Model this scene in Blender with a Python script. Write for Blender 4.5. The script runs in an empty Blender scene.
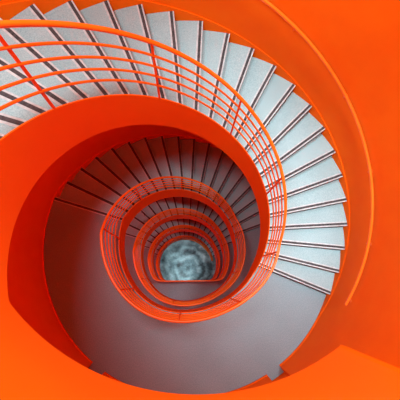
import bpy, math, random
from mathutils import Matrix, Vector
random.seed(4)
C = bpy.context.scene.collection
sc = bpy.context.scene
rad, deg = math.radians, math.degrees

# ------------------------------------------------------------------ stair data (metres)
RO, RI = 2.677, 1.312          # wall radius, well radius
H = 0.17                       # riser
A0, DA = deg(-0.3935), deg(0.1470)   # angle of lowest nosing of the top flight, angle per tread
AL = A0 + 22 * DA              # angle of the landing edge where lower flights leave
N_TOP, N_LOW = 29, 18          # risers of the top flight and of every lower one
ZL = [N_TOP * H, 0.0, -N_LOW * H, -2 * N_LOW * H, -3 * N_LOW * H]   # landings 0..4
ZF = -4 * N_LOW * H            # ground floor
A_END0 = 302.5                 # right hand end of the top landing
AOUT = [A0 + (N_TOP - 1) * DA] + [AL - 360 * n for n in (1, 2, 3, 4)]      # where a flight leaves landing n (unrolled)
AIN = [A_END0, A0] + [AOUT[n] - (N_LOW - 1) * DA for n in (1, 2, 3, 4)]     # where a flight reaches landing n
A_STOP = AIN[5]
CHORD = 0.77                   # landings 3, 4 end in a straight edge at y = -CHORD

def interp(x, tab):
    if x <= tab[0][0]: return tab[0][1]
    for (a, b), (c, d) in zip(tab, tab[1:]):
        if x <= c:
            t = (x - a) / (c - a); t = t * t * (3 - 2 * t)
            return b + (d - b) * t
    return tab[-1][1]
BUMP = [(-185, 1.0), (-125, 1.032), (-65, 0.972), (-22, 1.0)]

def r_in(a):
    """well radius at unrolled angle a (the well is not quite round at the landings)"""
    for n in (1, 2):
        if AOUT[n] <= a <= AIN[n]:
            return RI * interp(a + 360 * (n - 1), BUMP)
    for n in (3, 4):
        if AOUT[n] < a < AIN[n]:
            s = -math.sin(rad(a))
            if s > 0.05:
                rc = CHORD / s
                p = 16
                return (RI ** -p + rc ** -p) ** (-1 / p)
    return RI

def level_of(a):
    """which landing is nearest along the stair"""
    mids = [(AOUT[n] + AIN[n + 1]) / 2 for n in range(5)]
    for n in range(5):
        if a >= mids[n]: return n
    return 5

def line_z(n, a):
    """nosing line of the flight leaving landing n"""
    return ZL[n] - (AOUT[n] - a) / DA * H

def zoff(a, of, ol):
    """height of a band running along the stair: of above the nosing line, ol above a landing"""
    n = level_of(a)
    if n == 5: return line_z(4, a) + of
    v = ZL[n] + ol
    if n > 0: v = max(v, line_z(n - 1, a) + of)
    return min(v, line_z(n, a) + of)

def P(r, a, z): return (r * math.cos(rad(a)), r * math.sin(rad(a)), z)

# ------------------------------------------------------------------ mesh helpers
def obj(name, verts, faces, mat, parent=None, smooth=False, kind=None):
    me = bpy.data.meshes.new(name)
    me.from_pydata(verts, [], faces)
    me.validate(); me.update()
    import bmesh
    bm = bmesh.new(); bm.from_mesh(me)
    bmesh.ops.recalc_face_normals(bm, faces=bm.faces)
    bm.to_mesh(me); bm.free()
    if smooth:
        for p in me.polygons: p.use_smooth = True
        me.set_sharp_from_angle(angle=rad(38))
    me.materials.append(mat)
    o = bpy.data.objects.new(name, me); C.objects.link(o)
    if parent: o.parent = parent; o.matrix_parent_inverse = parent.matrix_world.inverted()
    if kind: o['kind'] = kind
    return o
def empty(name, loc, label, cat, group=None):
    o = bpy.data.objects.new(name, None); C.objects.link(o)
    o.location = loc; o['label'] = label; o['category'] = cat
    if group: o['group'] = group
    o.matrix_world = Matrix.Translation(loc)
    return o

class MB:
    def __init__(s): s.v = []; s.f = []
    def sweep(s, rings, closed_ends=True):
        b = len(s.v); m = len(rings[0])
        for r in rings: s.v += [tuple(p) for p in r]
        for i in range(len(rings) - 1):
            for k in range(m):
                k2 = (k + 1) % m
                s.f.append((b + i * m + k, b + i * m + k2, b + (i + 1) * m + k2, b + (i + 1) * m + k))
        if closed_ends:
            s.f.append(tuple(b + k for k in range(m))[::-1])
            s.f.append(tuple(b + (len(rings) - 1) * m + k for k in range(m)))
        return s
    def tube(s, pts, r, n=10):
        pts = [Vector(p) for p in pts]; rings = []
        for i, p in enumerate(pts):
            t = (pts[min(i + 1, len(pts) - 1)] - pts[max(i - 1, 0)]).normalized()
            u = t.cross(Vector((0, 0, 1)))
            if u.length < 1e-3: u = Vector((1, 0, 0))
            u.normalize(); w = u.cross(t)
            rings.append([p + u * (r * math.cos(2 * math.pi * k / n)) + w * (r * math.sin(2 * math.pi * k / n)) for k in range(n)])
        return s.sweep(rings)
    def build(s, name, mat, parent=None, smooth=False, kind=None):
        return obj(name, s.v, s.f, mat, parent, smooth, kind)

def span(a, b, step=1.5, extra=()):
    """angles from a down to b, with the given extra ones included"""
    n = max(1, int(math.ceil((a - b) / step)))
    L = [a + (b - a) * i / n for i in range(n + 1)] + [e for e in extra if b < e < a]
    return sorted(set(round(x, 5) for x in L), reverse=True)

# ------------------------------------------------------------------ materials
def mat(name, base, rough=0.5, spec=0.3, nodes=None):
    m = bpy.data.materials.new(name); m.use_nodes = True
    nt = m.node_tree; b = nt.nodes['Principled BSDF']
    b.inputs['Base Color'].default_value = (*base, 1)
    b.inputs['Roughness'].default_value = rough
    b.inputs['Specular IOR Level'].default_value = spec
    if nodes: nodes(nt, b)
    return m
def noise_mix(c1, c2, scale, detail=6, lo=0.35, hi=0.65, bump=0.0, c3=None, scale2=1.2):
    def fn(nt, b):
        N, L = nt.nodes, nt.links
        tc = N.new('ShaderNodeTexCoord')
        n = N.new('ShaderNodeTexNoise'); n.inputs['Scale'].default_value = scale; n.inputs['Detail'].default_value = detail
        L.new(tc.outputs['Object'], n.inputs['Vector'])
        r = N.new('ShaderNodeValToRGB')
        r.color_ramp.elements[0].position = lo; r.color_ramp.elements[0].color = (*c1, 1)
        r.color_ramp.elements[1].position = hi; r.color_ramp.elements[1].color = (*c2, 1)
        L.new(n.outputs['Fac'], r.inputs['Fac'])
        out = r.outputs['Color']
        if c3:
            n2 = N.new('ShaderNodeTexNoise'); n2.inputs['Scale'].default_value = scale2; n2.inputs['Detail'].default_value = 4
            L.new(tc.outputs['Object'], n2.inputs['Vector'])
            r2 = N.new('ShaderNodeValToRGB')
            r2.color_ramp.elements[0].position = 0.4; r2.color_ramp.elements[0].color = (1, 1, 1, 1)
            r2.color_ramp.elements[1].position = 0.7; r2.color_ramp.elements[1].color = (*c3, 1)
            L.new(n2.outputs['Fac'], r2.inputs['Fac'])
            mx = N.new('ShaderNodeMix'); mx.data_type = 'RGBA'; mx.blend_type = 'MULTIPLY'; mx.inputs[0].default_value = 1
            L.new(out, mx.inputs[6]); L.new(r2.outputs['Color'], mx.inputs[7]); out = mx.outputs[2]
        L.new(out, b.inputs['Base Color'])
        if bump:
            bp = N.new('ShaderNodeBump'); bp.inputs['Strength'].default_value = bump; bp.inputs['Distance'].default_value = 0.01
            L.new(n.outputs['Fac'], bp.inputs['Height']); L.new(bp.outputs['Normal'], b.inputs['Normal'])
    return fn
ORANGE = (0.99, 0.155, 0.0)
M_wall = mat('orange_plaster', ORANGE, 0.75, 0.15, noise_mix((0.98, 0.15, 0.0), (1.0, 0.165, 0.0), 3.0, 4, bump=0.02))
M_fascia = mat('orange_steel_plate', ORANGE, 0.6, 0.2, noise_mix((0.98, 0.15, 0.0), (1.0, 0.165, 0.0), 1.5, 3))
M_rail = mat('orange_rail_paint', (1.0, 0.17, 0.006), 0.35, 0.5, noise_mix((1.0, 0.17, 0.006), (1.0, 0.2, 0.01), 6, 2))
M_post = mat('deep_orange_post_paint', (0.95, 0.1, 0.004), 0.45, 0.3, noise_mix((0.93, 0.09, 0.003), (0.98, 0.11, 0.003), 5, 2))
M_tread = mat('grey_terrazzo', (0.5, 0.55, 0.6), 0.6, 0.25,
              noise_mix((0.29, 0.46, 0.50), (0.44, 0.63, 0.66), 90, 6, 0.32, 0.68, 0.0, (0.92, 0.92, 0.92), 2.5))
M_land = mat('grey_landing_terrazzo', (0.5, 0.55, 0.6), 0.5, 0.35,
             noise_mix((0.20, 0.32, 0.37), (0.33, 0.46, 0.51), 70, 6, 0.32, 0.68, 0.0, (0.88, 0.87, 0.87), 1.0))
M_noslight = mat('pale_nosing_metal', (0.5, 0.56, 0.58), 0.4, 0.5, noise_mix((0.46, 0.52, 0.55), (0.60, 0.68, 0.70), 20, 3))
M_nosdark = mat('dark_nosing_insert', (0.06, 0.055, 0.06), 0.7, 0.2, noise_mix((0.045, 0.045, 0.05), (0.09, 0.085, 0.09), 30, 3))
M_riser = mat('dark_riser', (0.08, 0.08, 0.09), 0.7, 0.2, noise_mix((0.07, 0.07, 0.075), (0.11, 0.11, 0.115), 15, 3))

def floor_nodes(nt, b):
    N, L = nt.nodes, nt.links
    tc = N.new('ShaderNodeTexCoord')
    mp = N.new('ShaderNodeMapping'); L.new(tc.outputs['Object'], mp.inputs['Vector'])
    mp.inputs['Location'].default_value = (0.05, 0.1, 0)
    nz = N.new('ShaderNodeTexNoise'); nz.inputs['Scale'].default_value = 1.1; nz.inputs['Detail'].default_value = 3
    L.new(mp.outputs[0], nz.inputs['Vector'])
    mixv = N.new('ShaderNodeMix'); mixv.data_type = 'RGBA'; mixv.blend_type = 'LINEAR_LIGHT'; mixv.inputs[0].default_value = 0.25
    L.new(mp.outputs[0], mixv.inputs[6]); L.new(nz.outputs['Color'], mixv.inputs[7])
    wv = N.new('ShaderNodeTexWave'); wv.wave_type = 'RINGS'; wv.rings_direction = 'Z'
    wv.inputs['Scale'].default_value = 0.75; wv.inputs['Distortion'].default_value = 5; wv.inputs['Detail'].default_value = 5
    wv.inputs['Detail Scale'].default_value = 1.6; wv.inputs['Detail Roughness'].default_value = 0.62
    L.new(mixv.outputs[2], wv.inputs['Vector'])
    n2 = N.new('ShaderNodeTexNoise'); n2.inputs['Scale'].default_value = 1.5; n2.inputs['Detail'].default_value = 9; n2.inputs['Roughness'].default_value = 0.65
    L.new(mixv.outputs[2], n2.inputs['Vector'])
    mu = N.new('ShaderNodeMath'); mu.operation = 'MULTIPLY_ADD'
    L.new(wv.outputs['Fac'], mu.inputs[0]); mu.inputs[1].default_value = 0.13
    L.new(n2.outputs['Fac'], mu.inputs[2])
    r = N.new('ShaderNodeValToRGB'); e = r.color_ramp.elements
    e[0].position = 0.42; e[0].color = (0.035, 0.055, 0.065, 1)
    e[1].position = 0.80; e[1].color = (0.62, 0.80, 0.84, 1)
    k = r.color_ramp.elements.new(0.56); k.color = (0.20, 0.29, 0.32, 1)
    L.new(mu.outputs[0], r.inputs['Fac']); L.new(r.outputs['Color'], b.inputs['Base Color'])
M_floor = mat('polished_swirled_concrete', (0.3, 0.4, 0.42), 0.32, 0.4, floor_nodes)

# ------------------------------------------------------------------ the setting: cylinder wall, ground floor, skirting
RW = RO + 0.018
Z_TOP = 7.3
NICHES = [(-128.5, -123.0), (-61.0, -55.3)]
def build_wall():
    angs = [a * 3.0 - 180 for a in range(120)]
    for lo, hi in NICHES: angs += [lo, lo + 0.02, hi - 0.02, hi]
    angs = sorted(set(a for a in angs))
    zs = [ZF, -0.252, -0.25, 2.25, 2.252, Z_TOP]
    v, f = [], []
    for z in zs:
        for a in angs:
            r = RW
            if z in (-0.25, 2.25) and any(lo + 0.01 < a < hi - 0.01 for lo, hi in NICHES): r = RW + 0.125
            v.append(P(r, a, z))
    n = len(angs)
    for i in range(len(zs) - 1):
        for k in range(n): f.append((i * n + k, i * n + (k + 1) % n, (i + 1) * n + (k + 1) % n, (i + 1) * n + k))
    # outer skin, so the wall has thickness
    b = len(v)
    for z in (zs[0], zs[-1]):
        for a in angs: v.append(P(RW + 0.32, a, z))
    for k in range(n):
        k2 = (k + 1) % n
        f.append((b + k, b + n + k, b + n + k2, b + k2))
        f.append(((len(zs) - 1) * n + k, (len(zs) - 1) * n + k2, b + n + k2, b + n + k))
        f.append((k, b + k, b + k2, k2))
    return obj('wall_outer', v, f, M_wall, None, True, 'structure')
build_wall()
v = [(0, 0, ZF)] + [P(RW + 0.3, a, ZF) for a in range(0, 360, 3)]
v += [(0, 0, ZF - 0.2)] + [P(RW + 0.3, a, ZF - 0.2) for a in range(0, 360, 3)]
f = [(0, 1 + k, 1 + (k + 1) % 120) for k in range(120)] + [(121, 122 + (k + 1) % 120, 122 + k) for k in range(120)] + \
    [(1 + k, 122 + k, 122 + (k + 1) % 120, 1 + (k + 1) % 120) for k in range(120)]
obj('floor', v, f, M_floor, None, False, 'structure')

def ribbon(mb, angs, rf, ztop, zbot, th):
    """upright curved plate: inner face at rf(a), thickness th outward"""
    mb.sweep([[P(rf(a), a, zbot(a)), P(rf(a) + th, a, zbot(a)), P(rf(a) + th, a, ztop(a)), P(rf(a), a, ztop(a))] for a in angs])

# skirting plate running down the wall beside the treads
gaps = [(n_hi, n_lo) for n_lo, n_hi in NICHES]
def skirt(name, a, b, kind='structure'):
    mb = MB()
    ribbon(mb, span(a, b, 2.0), lambda a: RO + 0.003, lambda a: zoff(a, 0.05, 0.03), lambda a: zoff(a, -0.16, 0.001) if zoff(a, -0.16, 0.001) < zoff(a, 0.04, 0.02) else zoff(a, 0.04, 0.02), 0.0145)
    return mb.build(name, M_wall, None, True, kind)
skirt('baseboard_upper', A_END0, NICHES[1][1])
skirt('baseboard_middle', NICHES[1][0], NICHES[0][1])
skirt('baseboard_lower', NICHES[0][0], A_STOP)

v = [P(RW + 0.3, a, Z_TOP) for a in range(0, 360, 3)] + [P(RW + 0.3, a, Z_TOP + 0.2) for a in range(0, 360, 3)]
f = [tuple(range(120)), tuple(range(239, 119, -1))] + [(k, (k + 1) % 120, 120 + (k + 1) % 120, 120 + k) for k in range(120)]
M_ceil = mat('white_ceiling_plaster', (0.8, 0.8, 0.8), 0.8, 0.1, noise_mix((0.76, 0.77, 0.78), (0.84, 0.84, 0.84), 5, 3))
obj('ceiling', v, f, M_ceil, None, False, 'structure')

# ------------------------------------------------------------------ flights
FL_WORDS = ['topmost', 'second', 'third', 'fourth', 'lowest']
FL_LABEL = ['brightly lit topmost flight of pale grey steps sweeping along the orange wall',
            'shaded dark maroon flight of steps inside the big orange crescent, leaving the wide grey landing',
            'narrow dark flight of steps seen inside the second ring of railings',
            'small dark flight of steps seen inside the third ring, above the lowest flight',
            'lowest and smallest looking flight of steps curling onto the ground floor']
def build_flight(n):
    nris = N_TOP if n == 0 else N_LOW
    top = AOUT[n]
    root = empty('stair_flight', P(2.0, (AOUT[n] + AIN[n + 1]) / 2, (ZL[n] + (ZL[n + 1] if n < 4 else ZF))/2), FL_LABEL[n], 'stairs', 'flights of the spiral staircase')
    for k in range(1, nris):
        # tread k below the landing: from nosing k-1 (uphill) to nosing k (its own front)
        z = ZL[n] - k * H
        a1 = top - (k - 1) * DA - 0.02; a2 = top - k * DA
        aa = [a1 + (a2 - a1) * i / 4 for i in range(5)]
        ri, ro, tb = RI + 0.0165, RO, H - 0.004
        mb = MB()
        mb.sweep([[P(ri, a, z), P(ro, a, z), P(ro, a, z - tb), P(ri, a, z - tb)] for a in aa])
        t = mb.build('tread', M_tread, root)
        # metal nosing profile along the front edge, pale edges with a dark insert
        def strip(name, w0, w1, zt, drop, m, par):
            b = MB()
            def q(r, w, zz):   # w metres behind the front edge
                x, y, _ = P(r, a2, 0); tx, ty = -math.sin(rad(a2)), math.cos(rad(a2))
                return (x + tx * w, y + ty * w, zz)
            b.sweep([[q(r, w0, z + zt), q(r, w1, z + zt), q(r, w1, z - drop), q(r, w0, z - drop)] for r in (ri, ro - 0.002)])
            return b.build(name, m, par)
        ns = strip('nosing_strip', -0.006, 0.070, 0.003, 0.035, M_noslight, t)
        strip('grip_insert', 0.012 if n == 0 else 0.004, 0.048 if n == 0 else 0.054, 0.0045, 0.001, M_nosdark, t)  # wider dark insert puts the lower flights' shade into their nosings
        strip('riser_board', -0.004, -0.001, -0.036, tb + 0.002, M_riser, t)
    # front edge of the landing above
    # curved inner fascia plate (stringer)
    aF, aT = top, (AIN[n + 1] if n < 4 else A_STOP - 9)
    mb = MB()
    def zb(a):
        v = zoff(a, -0.685, -0.525)
        return max(v, ZF + 0.0) if n == 4 else v
    ribbon(mb, span(aF, aT, 1.5), r_in, lambda a: zoff(a, -0.005, 0.02), zb, 0.016)
    mb.build('stringer', M_fascia, root, True)
    mb = MB()
    ang = span(aF, aT if n < 4 else A_STOP + 10, 3)
    mb.sweep([[P(RI + 0.018, a, line_z(n, a) - 0.36), P(RO, a, line_z(n, a) - 0.36), P(RO, a, line_z(n, a) - 0.40), P(RI + 0.018, a, line_z(n, a) - 0.40)] for a in ang])
    mb.build('soffit', M_wall, root, True)
    return root
for n in range(5): build_flight(n)

# ------------------------------------------------------------------ landings
LD_LABEL = ['bright orange edged top landing cut off by the bottom of the picture',
            'wide grey landing, pale at its right and maroon at its left, with large orange guard',
            'second landing down, a dark grey crescent below the second ring of railings',
            'small grey landing with a straight orange edge just below the ground floor disc',
            'lowest landing tucked beneath the straight edged one']
for n in range(5):
    a, b = AIN[n], AOUT[n]
    root = empty('stair_landing', P(2.0, (a + b) / 2, ZL[n]), LD_LABEL[n], 'landing', 'landings of the spiral staircase')
    angs = span(a, b, 1.5, [])
    z = ZL[n]
    mb = MB()
    if n == 1:
        ex = []
        for lo, hi in NICHES: ex += [lo, lo + .03, hi, hi - .03]
        angs = span(a, b, 1.5, ex)
        ro = lambda t: RO + (0.135 if any(lo + .02 < t < hi - .02 for lo, hi in NICHES) else 0)
    else: ro = lambda t: RO
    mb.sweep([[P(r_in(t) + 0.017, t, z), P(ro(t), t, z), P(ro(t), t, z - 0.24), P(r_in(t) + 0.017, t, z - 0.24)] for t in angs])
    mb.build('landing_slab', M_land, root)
    mb = MB()
    mb.sweep([[P(r_in(t) + 0.018, t, z - 0.242), P(RO, t, z - 0.242), P(RO, t, z - 0.27), P(r_in(t) + 0.018, t, z - 0.27)] for t in span(a, b, 1.5)])
    mb.build('soffit', M_wall, root)
    mb = MB()
    ribbon(mb, span(a, b, 1.2), r_in, lambda t: zoff(t, -0.005, 0.02) + (0.15 if n == 0 else 0), lambda t: zoff(t, -0.685, -0.525), 0.016)
    mb.build('fascia', M_fascia, root, True)
    # nosing at the edge where the flight below leaves
    def strip(name, w0, w1, zt, drop, m):
        s = MB()
        def q(r, w, zz):
            x, y, _ = P(r, b, 0); tx, ty = -math.sin(rad(b)), math.cos(rad(b))
            return (x + tx * w, y + ty * w, zz)
        s.sweep([[q(r, w0, z + zt), q(r, w1, z + zt), q(r, w1, z - drop), q(r, w0, z - drop)] for r in (RI + 0.0175, RO - 0.002)])
        return s.build(name, m, root)
    strip('nosing_strip', -0.006, 0.07, 0.003, 0.035, M_noslight)
    strip('grip_insert', 0.01, 0.05, 0.0045, 0.001, M_nosdark)
    if n == 0:      # straight slanting end of the top landing
        s = MB()
        p0 = Vector(P(RI, A_END0, 0)); d = Vector((math.cos(rad(-27)), math.sin(rad(-27)), 0)); nn = Vector((-d.y, d.x, 0))
        bq = p0.dot(d); L = -bq + math.sqrt(bq * bq - p0.length_squared + RO * RO)
        p1 = p0 + d * L
        def q(p, w, zz): return (p.x + nn.x * w, p.y + nn.y * w, zz)
        s.sweep([[q(p, 0.0, z + .17), q(p, 0.016, z + .17), q(p, 0.016, z - .52), q(p, 0.0, z - .52)] for p in (p0, p1)])
        s.build('end_fascia', M_fascia, root)
        aw = deg(math.atan2(p1.y, p1.x)) + 360
        arc = [P(RO, t, 0) for t in span(aw, A_END0, 2)]
        poly = [(p0.x, p0.y, 0)] + arc
        for zz0, zz1, nm, mm in ((z, z - .24, 'corner_slab', M_land), (z - .242, z - .27, 'corner_soffit', M_wall)):
            m_ = len(poly); vv = [(x, y, zz0) for x, y, _ in poly] + [(x, y, zz1) for x, y, _ in poly]
            ff = [tuple(range(m_)), tuple(range(2 * m_ - 1, m_ - 1, -1))] + [(i, (i + 1) % m_, m_ + (i + 1) % m_, m_ + i) for i in range(m_)]
            obj(nm, vv, ff, mm, root)

# ------------------------------------------------------------------ railings in the well
HR, HLR = 0.918, 1.33
MIDS = [(0.735, 1.08), (0.575, 0.86), (0.415, 0.63), (0.25, 0.38)]
R_LABEL = ['largest orange railing curving over the bright upper steps and the wide grey landing',
           'second orange railing ring, with a pointed kink at its left, over the maroon steps',
           'third ring of orange railing, inside the second one',
           'small red orange railing ring with a straight bar along its bottom',
           'innermost red railing ring ending in a free tip over the ground floor']
def railing(n):
    a = A_END0 - 1 if n == 0 else AOUT[n]
    b = AOUT[n + 1] if n < 4 else A_STOP - 9
    rf = lambda t: r_in(t) + 0.008
    root = empty('well_railing', P(RI, (AOUT[n] + AIN[n + 1]) / 2, zoff((AOUT[n] + AIN[n + 1]) / 2, 0, 0)), R_LABEL[n], 'railing', 'railings round the stairwell')
    angs = span(a, b, 1.5)
    MB().tube([P(rf(t), t, zoff(t, HR, HLR)) for t in angs], 0.021, 12).build('handrail', M_rail, root, True)
    for of, ol in MIDS:
        MB().tube([P(rf(t), t, zoff(t, of, ol)) for t in angs], 0.012, 8).build('mid_rail', M_rail, root, True)
    t = 148.0 + 41 * 3 + 41
    while t > a - 2: t -= 41
    while t > b + 1:
        tt = t
        if n == 0 and 140 < t < 156: t += 4
        z0, z1 = zoff(t, -0.01, 0.02), zoff(t, HR, HLR) - 0.01
        x, y, _ = P(rf(t), t, 0); ux, uy = math.cos(rad(t)), math.sin(rad(t)); vx, vy = -uy, ux
        s = MB(); w, d = 0.012, 0.006
        s.sweep([[(x + ux * d * i + vx * w * j, y + uy * d * i + vy * w * j, z) for i, j in ((-1, -1), (1, -1), (1, 1), (-1, 1))] for z in (z0, z1)])
        s.build('post', M_post, root)
        t = tt - 41
    return root
for n in range(5): railing(n)

# ------------------------------------------------------------------ handrail on the wall of the top flight
def wall_rail():
    root = empty('wall_handrail', P(RO - 0.06, 60, zoff(60, .9, .9)), 'round orange handrail fixed on brackets to the orange wall beside the topmost flight', 'handrail')
    R = RO - 0.06
    z = lambda t: line_z(0, t) + 0.89
    angs = span(AOUT[0] - 4, -26, 2)
    MB().tube([P(R, t, z(t)) for t in angs], 0.021, 12).build('rail', M_rail, root, True)
    for t in (180, 156, 132, 109, 85, 61, 38.5, 16, -5.5, -24.0):
        b = MB()
        b.tube([P(R, t, z(t) - 0.015), P(R, t, z(t) - 0.065), P(R + 0.02, t, z(t) - 0.08), P(RW - 0.002, t, z(t) - 0.08)], 0.007, 8)
        b.tube([P(RW - 0.008, t, z(t) - 0.08), P(RW - 0.001, t, z(t) - 0.08)], 0.024, 14)
        b.build('bracket', M_rail, root, True)
wall_rail()

# ------------------------------------------------------------------ light
w = bpy.data.worlds.new('sky'); sc.world = w; w.use_nodes = True
nt = w.node_tree; bg = nt.nodes['Background']
bg.inputs['Color'].default_value = (0.93, 0.98, 1.0, 1); bg.inputs['Strength'].default_value = 0.6

def area(name, loc, size, power, color, target, spread=180):
    l = bpy.data.lights.new(name, 'AREA'); l.shape = 'DISK'; l.size = size; l.energy = power; l.color = color; l.spread = rad(spread)
    o = bpy.data.objects.new(name, l); C.objects.link(o); o.location = loc
    o.rotation_euler = (Vector(target) - Vector(loc)).to_track_quat('-Z', 'Y').to_euler()
    return o
area('skylight_lamp', (-1.05, 0.25, 7.15), 1.1, 155, (0.74, 0.97, 1.0), (-0.9, 0.3, 0), 180)
area('tread_fill', (1.95, -0.25, 7.15), 0.6, 31, (0.82, 0.97, 1.0), (2.0, -0.3, 0), 48)  # unseen fill added to brighten the right-hand treads
area('tread_fill', (1.0, 1.75, 7.15), 0.6, 16, (0.72, 0.97, 1.0), (1.0, 1.8, 0), 48)  # second added fill, over the upper right treads
RED = (1.0, 0.035, 0.02)
for n in (0, 1, 2, 3):  # mostly added red fills imitating light bounced off the orange walls
    for t, p in ((-95, 5), (-150, 9), (165, 7), (115, 5)):  # first entry below the top landing is a lamp mirrored in the floor
        zz = (ZL[n] if t < 0 else (line_z(0, t) if n == 0 else line_z(n, t - 360 * n))) - 0.45
        x, y, _ = P(2.1, t, 0)
        area('soffit_lamp_and_fill', (x, y, zz), 0.3, p * (1.6 if n == 0 else 1), RED, (x * 1.12, y * 1.12, zz - 1), 180)
area('floor_fill', (-0.2, -0.9, ZF + 2.3), 0.4, 11, (0.6, 0.93, 1.0), (-0.1, 0.25, ZF), 80)  # added light standing in for ground-floor windows, aimed to keep the rim dark

# ------------------------------------------------------------------ camera
cd = bpy.data.cameras.new('camera'); cam = bpy.data.objects.new('camera', cd); C.objects.link(cam)
cd.sensor_fit = 'HORIZONTAL'; cd.sensor_width = 36; cd.lens = 333.5364 / 400 * 36; cd.clip_start = 0.02
TX, TY = -0.2371, 0.0411
cam.matrix_world = Matrix.Translation((-0.0809, -0.7668, 6.2245)) @ Matrix.Rotation(-TX, 4, 'X') @ Matrix.Rotation(-TY, 4, 'Y')
sc.camera = cam
sc.view_settings.view_transform = 'Standard'
sc.view_settings.look = 'None'
sc.view_settings.exposure = 0
